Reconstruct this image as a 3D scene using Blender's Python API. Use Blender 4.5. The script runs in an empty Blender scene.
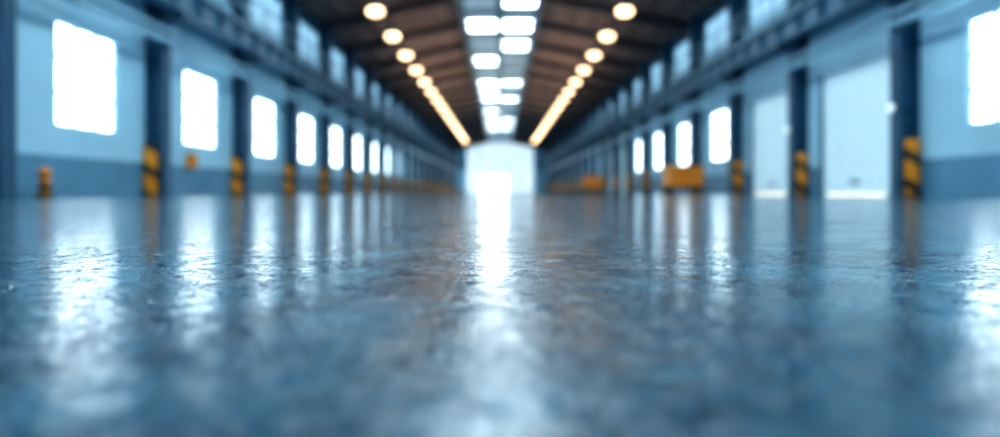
import bpy, bmesh, math, random
from mathutils import Vector, Matrix
random.seed(4)
S=bpy.context.scene
XL,XR=-9.8,10.4
Y0,Y1=-11.25,150.75
EAVE,RIDGE,RX=9.4,11.0,2.5

# ---------------- materials ----------------
def mat(name,col,rough=0.5,metal=0.0,var=0.12,scale=3.0,emit=None,es=0.0,bump=0.0):
    m=bpy.data.materials.new(name); m.use_nodes=True
    nt=m.node_tree; b=nt.nodes['Principled BSDF']
    tc=nt.nodes.new('ShaderNodeTexCoord'); n=nt.nodes.new('ShaderNodeTexNoise')
    n.inputs['Scale'].default_value=scale; n.inputs['Detail'].default_value=5
    nt.links.new(tc.outputs['Object'],n.inputs['Vector'])
    r=nt.nodes.new('ShaderNodeValToRGB')
    r.color_ramp.elements[0].position=0.3; r.color_ramp.elements[1].position=0.7
    r.color_ramp.elements[0].color=(*[c*(1-var) for c in col],1)
    r.color_ramp.elements[1].color=(*[min(1,c*(1+var)) for c in col],1)
    nt.links.new(n.outputs['Fac'],r.inputs['Fac'])
    nt.links.new(r.outputs['Color'],b.inputs['Base Color'])
    b.inputs['Roughness'].default_value=rough; b.inputs['Metallic'].default_value=metal
    if emit:
        b.inputs['Emission Color'].default_value=(*emit,1); b.inputs['Emission Strength'].default_value=es
    if bump:
        bp=nt.nodes.new('ShaderNodeBump'); bp.inputs['Strength'].default_value=bump; bp.inputs['Distance'].default_value=0.01
        nt.links.new(n.outputs['Fac'],bp.inputs['Height']); nt.links.new(bp.outputs['Normal'],b.inputs['Normal'])
    return m
M_wall=mat('painted_wall_panel',(0.36,0.65,0.81),0.5,var=0.10,scale=0.6,bump=0.1)
M_dado=mat('wall_dado_blue',(0.09,0.26,0.40),0.4,var=0.15,scale=0.8)
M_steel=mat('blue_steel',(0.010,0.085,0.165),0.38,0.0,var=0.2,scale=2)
M_rail=mat('pale_steel',(0.25,0.47,0.60),0.35,0.1,var=0.15)
M_gird=mat('girder_blue',(0.05,0.17,0.27),0.35,0.1,var=0.15)
M_roof=mat('roof_sheet',(0.15,0.125,0.12),0.6,var=0.25,scale=1.2)
M_truss=mat('roof_steel',(0.045,0.05,0.06),0.5,var=0.2)
M_frame=mat('window_frame_paint',(0.42,0.68,0.82),0.4)
M_glass=mat('daylit_glazing',(0.8,0.9,0.95),0.2,emit=(0.78,0.93,1.0),es=4.6)
M_cler=mat('clerestory_glazing',(0.5,0.75,0.9),0.3,emit=(0.38,0.70,0.95),es=0.5)
M_sky=mat('skylight_clear',(0.8,0.9,0.95),0.2,emit=(0.87,0.96,1.0),es=7.0)
M_skyd=mat('skylight_dim',(0.4,0.55,0.65),0.3,emit=(0.5,0.72,0.9),es=0.25)  # weaker, bluer emission for the remaining panes
M_end=mat('gable_haze_glow',(0.8,0.88,0.9),0.4,emit=(0.70,0.89,1.0),es=0.55)  # emission imitates the pale hazy glow at the far end
M_enddoor=mat('open_door_daylight',(0.9,0.95,1),0.3,emit=(0.88,0.97,1.0),es=5.5)
M_door=mat('roller_door_slats',(0.66,0.87,0.96),0.4,var=0.05,emit=(0.55,0.85,1.0),es=0.18)  # faint emission put in so the doors look brighter
M_lamp=mat('lamp_diffuser',(1,0.85,0.6),0.3,emit=(1.0,0.62,0.33),es=3.6)
M_housing=mat('lamp_housing',(0.10,0.10,0.11),0.35,0.8)
M_orange=mat('orange_paint',(0.85,0.30,0.02),0.4,var=0.12)
M_black=mat('black_rubber',(0.015,0.017,0.02),0.6)
M_bulk=mat('bulkhead_lamp_glass',(0.7,0.9,1),0.3,emit=(0.7,0.9,1),es=0.5)

def stripes():
    m=bpy.data.materials.new('hazard_stripes'); m.use_nodes=True
    nt=m.node_tree;b=nt.nodes['Principled BSDF']
    tc=nt.nodes.new('ShaderNodeTexCoord'); sp=nt.nodes.new('ShaderNodeSeparateXYZ')
    nt.links.new(tc.outputs['Object'],sp.inputs[0])
    a=nt.nodes.new('ShaderNodeMath');a.operation='ADD'
    nt.links.new(sp.outputs['X'],a.inputs[0]);nt.links.new(sp.outputs['Y'],a.inputs[1])
    c=nt.nodes.new('ShaderNodeMath');c.operation='MULTIPLY_ADD';c.inputs[1].default_value=0.6
    nt.links.new(a.outputs[0],c.inputs[0]);nt.links.new(sp.outputs['Z'],c.inputs[2])
    d=nt.nodes.new('ShaderNodeMath');d.operation='MULTIPLY';d.inputs[1].default_value=1/0.72
    nt.links.new(c.outputs[0],d.inputs[0])
    e=nt.nodes.new('ShaderNodeMath');e.operation='FRACT';nt.links.new(d.outputs[0],e.inputs[0])
    g=nt.nodes.new('ShaderNodeMath');g.operation='GREATER_THAN';g.inputs[1].default_value=0.66
    nt.links.new(e.outputs[0],g.inputs[0])
    x=nt.nodes.new('ShaderNodeMix');x.data_type='RGBA'
    x.inputs['A'].default_value=(0.95,0.36,0.02,1);x.inputs['B'].default_value=(0.02,0.02,0.025,1)
    nt.links.new(g.outputs[0],x.inputs['Factor']);nt.links.new(x.outputs['Result'],b.inputs['Base Color'])
    b.inputs['Roughness'].default_value=0.4
    return m
M_haz=stripes()

def floor_mat():
    m=bpy.data.materials.new('polished_concrete_floor'); m.use_nodes=True
    nt=m.node_tree;N=nt.nodes;L=nt.links;b=N['Principled BSDF']
    tc=N.new('ShaderNodeTexCoord')
    def noise(sc,det=6,rough=0.6,dist=0.0):
        n=N.new('ShaderNodeTexNoise');n.inputs['Scale'].default_value=sc;n.inputs['Detail'].default_value=det
        n.inputs['Roughness'].default_value=rough;n.inputs['Distortion'].default_value=dist
        L.new(tc.outputs['Object'],n.inputs['Vector'])
        return n
    def rng(src,a,c,lo,hi):
        r=N.new('ShaderNodeMapRange');r.inputs['From Min'].default_value=a;r.inputs['From Max'].default_value=c
        r.inputs['To Min'].default_value=lo;r.inputs['To Max'].default_value=hi;L.new(src,r.inputs['Value']);return r
    big=noise(3.2,5,0.5,0.8)
    r=N.new('ShaderNodeValToRGB');r.color_ramp.elements[0].position=0.36;r.color_ramp.elements[1].position=0.66
    r.color_ramp.elements[0].color=(0.003,0.034,0.068,1);r.color_ramp.elements[1].color=(0.028,0.135,0.21,1)
    L.new(big.outputs['Fac'],r.inputs['Fac'])
    fine=noise(28,8,0.7,1.2)
    mx=N.new('ShaderNodeMix');mx.data_type='RGBA';mx.blend_type='OVERLAY';mx.inputs['Factor'].default_value=0.5
    fr=rng(fine.outputs['Fac'],0.35,0.65,0.2,0.8)
    L.new(r.outputs['Color'],mx.inputs['A']);L.new(fr.outputs[0],mx.inputs['B'])
    sp=N.new('ShaderNodeSeparateXYZ');L.new(tc.outputs['Object'],sp.inputs[0])
    wob=noise(3,3,0.5)
    ma=N.new('ShaderNodeMath');ma.operation='MULTIPLY_ADD';ma.inputs[1].default_value=0.05
    L.new(wob.outputs['Fac'],ma.inputs[0]);L.new(sp.outputs['X'],ma.inputs[2])
    ad=N.new('ShaderNodeMath');ad.operation='ADD';ad.inputs[1].default_value=0.034;L.new(ma.outputs[0],ad.inputs[0])
    ab=N.new('ShaderNodeMath');ab.operation='ABSOLUTE';L.new(ad.outputs[0],ab.inputs[0])
    cr=rng(ab.outputs[0],0.0005,0.0020,0.3,1.0)
    def lines(sc,dist):
        sw=noise(sc,3,0.5,dist)
        s1=N.new('ShaderNodeMath');s1.operation='SUBTRACT';s1.inputs[1].default_value=0.5;L.new(sw.outputs['Fac'],s1.inputs[0])
        s2=N.new('ShaderNodeMath');s2.operation='ABSOLUTE';L.new(s1.outputs[0],s2.inputs[0])
        return s2
    la=lines(9,3.0);lb=lines(22,4.0)
    mm=N.new('ShaderNodeMath');mm.operation='MULTIPLY';L.new(cr.outputs[0],mm.inputs[0])
    L.new(rng(la.outputs[0],0.0,0.02,0.4,1.0).outputs[0],mm.inputs[1])
    mul=N.new('ShaderNodeVectorMath');mul.operation='SCALE'
    L.new(mx.outputs['Result'],mul.inputs[0]);L.new(mm.outputs[0],mul.inputs['Scale'])
    L.new(mul.outputs[0],b.inputs['Base Color'])
    L.new(rng(noise(5,7,0.65,1.5).outputs['Fac'],0.36,0.64,0.03,0.15).outputs[0],b.inputs['Roughness'])
    b.inputs['IOR'].default_value=1.6
    L.new(rng(noise(4.2,6,0.6,1.0).outputs['Fac'],0.38,0.60,0.5,1.0).outputs[0],b.inputs['Specular IOR Level'])
    b.inputs['Specular Tint'].default_value=(0.72,0.92,1.0,1)
    def bump(h,dist,st,prev=None):
        p=N.new('ShaderNodeBump');p.inputs['Strength'].default_value=st;p.inputs['Distance'].default_value=dist
        L.new(h,p.inputs['Height'])
        if prev: L.new(prev.outputs[0],p.inputs['Normal'])
        return p
    b1=bump(noise(3.5,2,0.5,0.3).outputs['Fac'],0.0022,1.0)
    b2=bump(noise(16,8,0.62,2.2).outputs['Fac'],0.0009,1.0,b1)
    b3=bump(rng(la.outputs[0],0.0,0.025,0.0,1.0).outputs[0],0.0006,1.0,b2)
    b4=bump(rng(lb.outputs[0],0.0,0.03,0.0,1.0).outputs[0],0.0002,1.0,b3)
    b5=bump(cr.outputs[0],0.0005,0.6,b4)
    L.new(b5.outputs[0],b.inputs['Normal'])
    return m
M_floor=floor_mat()

# ---------------- mesh helpers ----------------
class B:
    def __init__(s): s.bm=bmesh.new(); s.mats=[]
    def mi(s,m):
        if m not in s.mats: s.mats.append(m)
        return s.mats.index(m)
    def box(s,x0,x1,y0,y1,z0,z1,m):
        v=[s.bm.verts.new(p) for p in [(x0,y0,z0),(x1,y0,z0),(x1,y1,z0),(x0,y1,z0),(x0,y0,z1),(x1,y0,z1),(x1,y1,z1),(x0,y1,z1)]]
        k=s.mi(m)
        for f in [(0,3,2,1),(4,5,6,7),(0,1,5,4),(1,2,6,5),(2,3,7,6),(3,0,4,7)]:
            s.bm.faces.new([v[i] for i in f]).material_index=k
    def beam(s,p,q,w,h,m):
        p=Vector(p);q=Vector(q);d=(q-p);d.normalize()
        up=Vector((0,0,1)) if abs(d.z)<0.9 else Vector((0,1,0))
        r=d.cross(up).normalized();u=r.cross(d).normalized()
        k=s.mi(m);v=[]
        for e in (p,q):
            for a,b in ((-1,-1),(1,-1),(1,1),(-1,1)): v.append(s.bm.verts.new(e+r*a*w/2+u*b*h/2))
        for f in [(0,1,2,3),(7,6,5,4),(0,4,5,1),(1,5,6,2),(2,6,7,3),(3,7,4,0)]:
            s.bm.faces.new([v[i] for i in f]).material_index=k
    def cyl(s,c,r0,r1,h,m,seg=20,axis='Z'):
        k=s.mi(m)
        mt=Matrix.Translation(Vector(c))
        if axis=='X': mt=mt@Matrix.Rotation(math.pi/2,4,'Y')
        if axis=='Y': mt=mt@Matrix.Rotation(math.pi/2,4,'X')
        g=bmesh.ops.create_cone(s.bm,cap_ends=True,segments=seg,radius1=r0,radius2=r1,depth=h,matrix=mt)
        for f in {f for v in g['verts'] for f in v.link_faces}: f.material_index=k; f.smooth=len(f.verts)==4
    def ell(s,c,rx,rz,m,seg=20):
        k=s.mi(m)
        g=bmesh.ops.create_uvsphere(s.bm,u_segments=seg,v_segments=10,radius=1,matrix=Matrix.Translation(Vector(c))@Matrix.Diagonal((rx,rx,rz,1)))
        for f in {f for v in g['verts'] for f in v.link_faces}: f.material_index=k; f.smooth=True
    def done(s,name,loc=(0,0,0),bevel=0):
        bmesh.ops.recalc_face_normals(s.bm,faces=s.bm.faces)
        me=bpy.data.meshes.new(name);s.bm.to_mesh(me);s.bm.free()
        for m in s.mats: me.materials.append(m)
        o=bpy.data.objects.new(name,me);o.location=loc;S.collection.objects.link(o)
        if bevel:
            bv=o.modifiers.new('bevel','BEVEL');bv.width=bevel;bv.segments=2;bv.limit_method='ANGLE'
        return o
def inst(o,name,loc):
    n=bpy.data.objects.new(name,o.data);n.location=loc;S.collection.objects.link(n)
    for md in o.modifiers:
        k=n.modifiers.new(md.name,md.type)
        k.width=md.width;k.segments=md.segments;k.limit_method=md.limit_method
    return n

# ---------------- floor ----------------
b=B();b.box(XL-0.3,XR+0.3,Y0-0.3,Y1+0.3,-0.2,0,M_floor);b.done('floor')

# ---------------- side walls with openings ----------------
WZ0,WZ1=1.55,3.95;WW=1.17
CZ0,CZ1=6.9,8.6
Lw=[(15.9+6*k) for k in range(-4,23)]
Rw_all=[(13.7+6*k) for k in range(-4,23)]
def isdoor(y): return any(abs(y-d)<0.1 for d in (19.7,25.7,55.7,61.7,-4.3))
def wall(name,x0,x1,inner,centers):
    b=B()
    ops=[]
    for y in centers:
        if inner>0 and isdoor(y): ops.append((y-2.0,y+2.0,0.0,4.0))
        else: ops.append((y-WW,y+WW,WZ0,WZ1))
    y=Y0
    for a,c,z0,z1 in ops:
        a=max(a,Y0);c=min(c,Y1)
        if a>y:
            b.box(x0,x1,y,a,0,0.9,M_dado);b.box(x0,x1,y,a,0.9,4.3,M_wall)
        if z0>0:
            b.box(x0,x1,a,c,0,0.9,M_dado);b.box(x0,x1,a,c,0.9,z0,M_wall)
        b.box(x0,x1,a,c,z1,4.3,M_wall)
        y=c
    if y<Y1:
        b.box(x0,x1,y,Y1,0,0.9,M_dado);b.box(x0,x1,y,Y1,0.9,4.3,M_wall)
    b.box(x0,x1,Y0,Y1,4.3,CZ0,M_wall)
    y=Y0
    for c in centers:
        a,e=max(c-2.2,Y0),min(c+2.2,Y1)
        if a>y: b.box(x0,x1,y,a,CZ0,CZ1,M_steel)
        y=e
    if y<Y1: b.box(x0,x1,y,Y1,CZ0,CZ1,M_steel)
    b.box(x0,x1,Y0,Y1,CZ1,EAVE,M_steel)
    b.done(name)
wall('wall_left',XL-0.25,XL,-1,Lw)
wall('wall_right',XR,XR+0.25,1,Rw_all)

def win_mesh(name,hw,h,cols,rows,glass,t=0.05):
    b=B()
    b.box(-0.015,0.015,-hw+0.06,hw-0.06,0.06,h-0.06,glass)
    b.box(-0.07,0.07,-hw,-hw+0.08,0,h,M_frame);b.box(-0.07,0.07,hw-0.08,hw,0,h,M_frame)
    b.box(-0.07,0.07,-hw+0.08,hw-0.08,0,0.08,M_frame);b.box(-0.07,0.07,-hw+0.08,hw-0.08,h-0.08,h,M_frame)
    for i in range(1,cols):
        y=-hw+2*hw*i/cols;b.box(-0.035,0.035,y-t/2,y+t/2,0.08,h-0.08,M_frame)
    for i in range(1,rows):
        z=h*i/rows;b.box(-0.03,0.03,-hw+0.08,hw-0.08,z-t/2,z+t/2,M_frame)
    return b.done(name)
wn=1;proto=None;cp=None
for side,cs in ((-1,Lw),(1,Rw_all)):
    xw=(XL-0.12) if side<0 else (XR+0.12)
    for y in cs:
        if not(side>0 and isdoor(y)):
            if proto is None: proto=win_mesh('window_1',WW,WZ1-WZ0,3,3,M_glass,0.12);proto.location=(xw,y,WZ0)
            else: wn+=1;inst(proto,'window_%d'%wn,(xw,y,WZ0))
        wn+=1
        if cp is None: cp=win_mesh('window_%d'%wn,2.2,CZ1-CZ0,4,2,M_cler,0.14);cp.location=(xw,y,CZ0)
        else: inst(cp,'window_%d'%wn,(xw,y,CZ0))

# roller doors
dn=0;dp=None
for y in Rw_all:
    if isdoor(y):
        dn+=1
        if dp is None:
            b=B()
            for i in range(26):
                z=0.02+i*0.145
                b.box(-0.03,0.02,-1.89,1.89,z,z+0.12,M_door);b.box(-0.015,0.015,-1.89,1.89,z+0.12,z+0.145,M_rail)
            b.box(-0.12,0.08,-1.89,1.89,3.79,3.99,M_frame)
            b.box(-0.10,0.08,-1.99,-1.89,0,3.99,M_steel);b.box(-0.10,0.08,1.89,1.99,0,3.99,M_steel)
            b.box(-0.06,-0.03,-0.3,0.3,0.35,0.42,M_black)
            dp=b.done('door_1',(XR+0.12,y,0))
        else: inst(dp,'door_%d'%dn,(XR+0.12,y,0))

# ---------------- end walls ----------------
def gable_prof(x):
    if x<-RX: return EAVE+(RIDGE-EAVE)*(x-XL)/(-RX-XL)
    if x>RX: return EAVE+(RIDGE-EAVE)*(XR-x)/(XR-RX)
    return RIDGE
def gable(b,y0,y1,x0,x1,z0,m):
    pts=[x0]+[x for x in (-RX,RX) if x0<x<x1]+[x1]
    k=b.mi(m)
    for a,c in zip(pts[:-1],pts[1:]):
        za,zc=gable_prof(a),gable_prof(c)
        v=[b.bm.verts.new(p) for p in [(a,y0,z0),(c,y0,z0),(c,y1,z0),(a,y1,z0),(a,y0,za),(c,y0,zc),(c,y1,zc),(a,y1,za)]]
        for f in [(0,3,2,1),(4,5,6,7),(0,1,5,4),(1,2,6,5),(2,3,7,6),(3,0,4,7)]:
            b.bm.faces.new([v[i] for i in f]).material_index=k
b=B()
DX0,DX1,DH=-4.6,1.6,3.6
gable(b,Y1,Y1+0.2,XL-0.25,-7.6,0,M_wall);gable(b,Y1,Y1+0.2,7.6,XR+0.25,0,M_wall)
gable(b,Y1,Y1+0.2,-7.6,DX0,0,M_end);gable(b,Y1,Y1+0.2,DX1,7.6,0,M_end);gable(b,Y1,Y1+0.2,DX0,DX1,DH,M_end)
for x in (-7.6,-4.6,-1.5,1.6,4.6,7.6): b.box(x-.08,x+.08,Y1-0.06,Y1-0.001,DH if -4.7<x<1.7 else 0,9.3,M_rail)
b.done('wall_back')
b=B();b.box(DX0+.01,DX1-.01,Y1+0.05,Y1+0.12,0,DH-.01,M_enddoor)
for x in (DX0+.01,-1.6,DX1-0.16): b.box(x,x+0.15,Y1-0.03,Y1+0.05,0,DH-.01,M_rail)
b.box(DX0+.01,DX1-.01,Y1-0.03,Y1+0.05,DH-0.15,DH-.01,M_rail);b.done('door_%d'%(dn+1))
b=B();gable(b,Y0-0.2,Y0,XL-0.25,XR+0.25,0,M_wall);b.done('wall_front')

# ---------------- ceiling ----------------
b=B()
def slope(x0,x1,m,th=0.12):
    k=b.mi(m);za,zc=gable_prof(x0),gable_prof(x1)
    v=[b.bm.verts.new(p) for p in [(x0,Y0-.2,za),(x1,Y0-.2,zc),(x1,Y1+.2,zc),(x0,Y1+.2,za),(x0,Y0-.2,za+th),(x1,Y0-.2,zc+th),(x1,Y1+.2,zc+th),(x0,Y1+.2,za+th)]]
    for f in [(0,3,2,1),(4,5,6,7),(0,1,5,4),(1,2,6,5),(2,3,7,6),(3,0,4,7)]: b.bm.faces.new([v[i] for i in f]).material_index=k
slope(XL-.25,-RX,M_roof);slope(RX,XR+.25,M_roof)
b.done('ceiling')

# ridge skylights
sk=[(44+6*k) for k in range(-9,18)]
bright={44:'LR',50:'R',56:'L',68:'LR',74:'L',80:'LR',92:'L',104:'LR',38:'R',116:'LR'}
for y in (-10,-4,2,8,14,20,26): bright[y]='LR'  # out-of-frame bays all set bright to add light on the near walls
n=0
for y in sk:
    b=B();s=bright.get(y,'')
    L2=2.4 if y<30 else 1.45
    b.box(-2.1,-0.25,-L2,L2,0.05,0.08,M_sky if 'L' in s else M_skyd)
    b.box(0.25,2.1,-L2,L2,0.05,0.08,M_sky if 'R' in s else M_skyd)
    b.box(-RX,-2.1,-3,3,0,0.16,M_gird);b.box(2.1,RX,-3,3,0,0.16,M_gird);b.box(-0.25,0.25,-3,3,0,0.16,M_gird)
    for s0,s1 in ((-2.1,-0.25),(0.25,2.1)):
        b.box(s0,s1,-3,-L2,0,0.16,M_rail);b.box(s0,s1,L2,3,0,0.16,M_rail)
        b.box(s0,s1,-0.04,0.04,0.0,0.05,M_frame)
    n+=1;b.done('skylight_%d'%n,(0,y,RIDGE))
b=B()
e1=sk[-1]+3
if e1<Y1+.2: b.box(-RX,RX,e1,Y1+.2,RIDGE,RIDGE+.12,M_roof)
e0=sk[0]-3
if e0>Y0-.2: b.box(-RX,RX,Y0-.2,e0,RIDGE,RIDGE+.12,M_roof)
b.done('ridge_cap')

# ---------------- roof frames & purlins ----------------
b=B()
for k in range(-4,23):
    y=18.6+6*k
    if y>Y1-0.5: continue
    for (xa,xb) in ((XL,-RX),(XR,RX)):
        za,zb=gable_prof(xa)-0.25,gable_prof(xb)-0.25
        b.beam((xa,y,za-0.15),(xb,y,zb-0.12),0.28,0.07,M_truss)
        b.beam((xa,y,za),(xb,y,zb),0.06,0.42,M_truss)
    b.beam((-RX,y,RIDGE-0.28),(RX,y,RIDGE-0.28),0.2,0.2,M_rail)
    b.beam((XL,y,EAVE-0.9),(-6.3,y,gable_prof(-6.3)-0.4),0.14,0.14,M_truss)
    b.beam((XR,y,EAVE-0.9),(6.8,y,gable_prof(6.8)-0.4),0.14,0.14,M_truss)
    if y+6<Y1:
        b.beam((XL+0.3,y,gable_prof(XL+0.3)-0.5),(-4.0,y+6,gable_prof(-4)-0.5),0.06,0.06,M_truss)
        b.beam((XR-0.3,y,gable_prof(XR-0.3)-0.5),(4.0,y+6,gable_prof(4)-0.5),0.06,0.06,M_truss)
b.done('roof_truss')
b=B()
for t in (0.14,0.3,0.46,0.62,0.78,0.94):
    for xa,xb in ((XL,-RX),(XR,RX)):
        x=xa+(xb-xa)*t;z=gable_prof(x)-0.06
        b.box(x-0.05,x+0.05,Y0,Y1,z-0.12,z+0.03,M_truss)
b.done('roof_purlin')

# ---------------- columns, guards ----------------
def column(side):
    b=B();s=side
    def bx(a,c,y0,y1,z0,z1,m):
        a,c=sorted((-s*a,-s*c));b.box(a,c,y0,y1,z0,z1,m)
    bx(0.0,0.06,-0.2,0.2,0,9.2,M_steel);bx(0.46,0.52,-0.2,0.2,0,9.2,M_steel);bx(0.06,0.46,-0.03,0.03,0,9.2,M_steel)
    bx(0,0.60,-0.24,0.24,0,0.04,M_steel)
    for z in (1.9,3.6,5.0,7.2): bx(0.06,0.46,-0.19,0.19,z,z+0.03,M_steel)
    bx(0.52,1.0,-0.14,0.14,5.02,5.12,M_steel)
    b.beam((-s*0.5,0,4.75),(-s*0.95,0,5.03),0.12,0.12,M_steel)
    return b
def guard(side):
    b=B();s=side
    a0,a1=(0.02,0.38) if side<0 else (0.08,0.42)
    def bx(a,c,y0,y1,z0,z1,m):
        a,c=sorted((-s*a,-s*c));b.box(a,c,y0,y1,z0,z1,m)
    for yy in (-0.33,0.25):
        bx(a0,a1,yy,yy+0.08,0.05,1.4,M_haz)
        bx(max(a0-0.04,0.005),a1+0.04,yy-0.03,yy+0.11,0.0,0.05,M_black)
    return b
for side,x,ys in ((-1,XL,[12.6+6*k for k in range(-3,23)]),(1,XR,[16.7+6*k for k in range(-4,22)])):
    c0=None;g0=None
    for y in ys:
        if y<Y0+0.3 or y>Y1-0.4: continue
        if c0 is None: c0=column(side).done('steel_column',(x,y,0))
        else: inst(c0,'steel_column',(x,y,0))
        if side<0 and abs(y-12.6)<0.1: continue
        if g0 is None: g0=guard(side).done('column_guard',(x,y,0),0.015)
        else: inst(g0,'column_guard',(x,y,0))

# crane girders + pipes
YA,YB=Y0+0.05,Y1-0.1
for s,x in ((-1,XL),(1,XR)):
    b=B();cx=x-s*0.78
    b.box(cx-0.2,cx+0.2,YA,YB,5.12,5.17,M_gird);b.box(cx-0.02,cx+0.02,YA,YB,5.17,5.85,M_gird)
    b.box(cx-0.22,cx+0.22,YA,YB,5.85,5.92,M_rail);b.box(cx-0.04,cx+0.04,YA,YB,5.92,6.05,M_rail)
    y=YA+1
    while y<YB-.1: b.box(cx-0.18,cx+0.18,y,y+0.03,5.17,5.85,M_gird);y+=1.5
    b.done('crane_girder')
    b=B()
    for zz,xx,r in ((4.25,0.66,0.10),(4.55,0.64,0.06)):
        b.cyl((x-s*xx,(YA+YB)/2,zz),r,r,YB-YA,M_rail,12,'Y')
    b.done('service_pipe')
    b=B();hx=x-s*0.90
    for zz in (6.5,7.0): b.box(hx-0.03,hx+0.03,YA,YB,zz,zz+0.06,M_rail)
    y=YA+0.5
    while y<YB-.1: b.box(hx-0.025,hx+0.025,y,y+0.05,5.921,7.0,M_rail);y+=2
    b.done('walkway_railing')

# ---------------- high bay lamps ----------------
lp=None
for k in range(17):
    y=24.6+4*k
    for x in (-4.6,4.6):
        zt=gable_prof(x)-0.02-6.75
        if lp is None:
            b=B()
            b.ell((0,0,0),0.31,0.18,M_lamp)
            b.cyl((0,0,0.18),0.26,0.14,0.14,M_housing);b.cyl((0,0,0.33),0.12,0.10,0.18,M_housing)
            for a in range(8):
                t=a*math.pi/4;b.beam((0.12*math.cos(t),0.12*math.sin(t),0.26),(0.12*math.cos(t),0.12*math.sin(t),0.40),0.03,0.03,M_housing)
            b.cyl((0,0,(0.40+zt)/2),0.02,0.02,zt-0.40,M_housing,8)
            lp=b.done('high_bay_lamp',(x,y,6.75));o=lp
        else: o=inst(lp,'high_bay_lamp',(x,y,6.75))
        l=bpy.data.lights.new('roof_fill','SPOT');l.energy=35 if y<40 else (190 if 48<y<80 else 90);l.color=(1.0,0.60,0.36);l.shadow_soft_size=0.08  # added fill spot warming the roof, strongest mid-hall for the ceiling glow
        l.spot_size=math.radians(165);l.spot_blend=0.6
        lo=bpy.data.objects.new('roof_fill_spot',l);lo.location=(0.0,0.3,0.55);lo.rotation_euler=(math.pi,0,0)
        S.collection.objects.link(lo);lo.parent=o

# bulkhead lamps on right columns
bl=None
for k in range(0,4):
    y=16.7+6*k
    if bl is None:
        b=B();b.cyl((0,0,0),0.15,0.15,0.06,M_housing,20,'X');b.ell((-0.05,0,0),0.11,0.11,M_bulk)
        bl=b.done('bulkhead_lamp',(XR-0.56,y,2.2))
    else: inst(bl,'bulkhead_lamp',(XR-0.56,y,2.2))

# ---------------- props ----------------
b=B();b.cyl((0,0,0.02),0.2,0.2,0.04,M_black);b.cyl((0,0,0.29),0.11,0.11,0.5,M_orange);b.cyl((0,0,0.22),0.113,0.113,0.12,M_black);b.cyl((0,0,0.42),0.113,0.113,0.08,M_black);b.ell((0,0,0.54),0.11,0.06,M_orange)
b.done('bollard',(-9.35,13.7,0))
b=B();b.box(0,0.18,-0.2,0.2,0,0.42,M_orange);b.box(0.18,0.195,-0.16,0.16,0.05,0.37,M_orange);b.box(0.195,0.22,0.08,0.12,0.16,0.26,M_black);b.box(0.02,0.16,-0.2,0.2,0.42,0.45,M_black)
b.done('fire_hose_box',(XL,21.0,0.85),0.01)
def cart(w,d,h):
    b=B()
    b.box(-w/2,w/2,-d/2,d/2,0.22,0.30,M_black)
    b.box(-w/2+.03,w/2-.03,-d/2+.03,d/2-.03,0.30,h-0.05,M_orange)
    b.box(-w/2,w/2,-d/2,d/2,h-0.05,h,M_orange)
    for i in range(5):
        x=-w/2+0.12+i*(w-0.24)/4
        b.box(x-0.03,x+0.03,-d/2-0.01,-d/2+0.03,0.3,h-0.05,M_orange)
    for sx in (-1,1):
        for sy in (-1,1):
            b.cyl((sx*(w/2-0.18),sy*(d/2-0.15),0.12),0.12,0.12,0.07,M_black,18,'X')
            b.box(sx*(w/2-0.18)-0.05,sx*(w/2-0.18)+0.05,sy*(d/2-0.15)-0.02,sy*(d/2-0.15)+0.02,0.12,0.22,M_black)
    for sx in (-1,1): b.beam((sx*(w/2-0.1),d/2+0.02,0.3),(sx*(w/2-0.1),d/2+0.12,h+0.18),0.04,0.04,M_black)
    b.beam((-w/2+0.1,d/2+0.12,h+0.18),(w/2-0.1,d/2+0.12,h+0.18),0.04,0.04,M_black)
    return b
cart(1.5,1.1,1.2).done('utility_cart',(7.85,28.6,0),0.015)
cart(1.1,0.9,1.0).done('utility_cart',(5.6,40.5,0),0.015)

# ---------------- world ----------------
w=bpy.data.worlds.new('sky');S.world=w;w.use_nodes=True
nt=w.node_tree;bg=nt.nodes['Background'];st=nt.nodes.new('ShaderNodeTexSky')
st.sky_type='NISHITA';st.sun_elevation=math.radians(35);st.sun_disc=False
nt.links.new(st.outputs[0],bg.inputs[0]);bg.inputs[1].default_value=0.3

# ---------------- camera ----------------
cd=bpy.data.cameras.new('camera');cam=bpy.data.objects.new('camera',cd);S.collection.objects.link(cam)
cam.location=(0,0,0.12);cam.rotation_euler=(math.pi/2,0,0)
cd.sensor_width=36;cd.lens=24;cd.shift_y=-0.0275;cd.clip_end=400;cd.clip_start=0.01
cd.dof.use_dof=True;cd.dof.focus_distance=1.1;cd.dof.aperture_fstop=1.3
S.camera=cam
S.view_settings.view_transform='Standard'
try: S.view_settings.look='Medium High Contrast'
except Exception as e: print(e)
S.view_settings.exposure=0.55
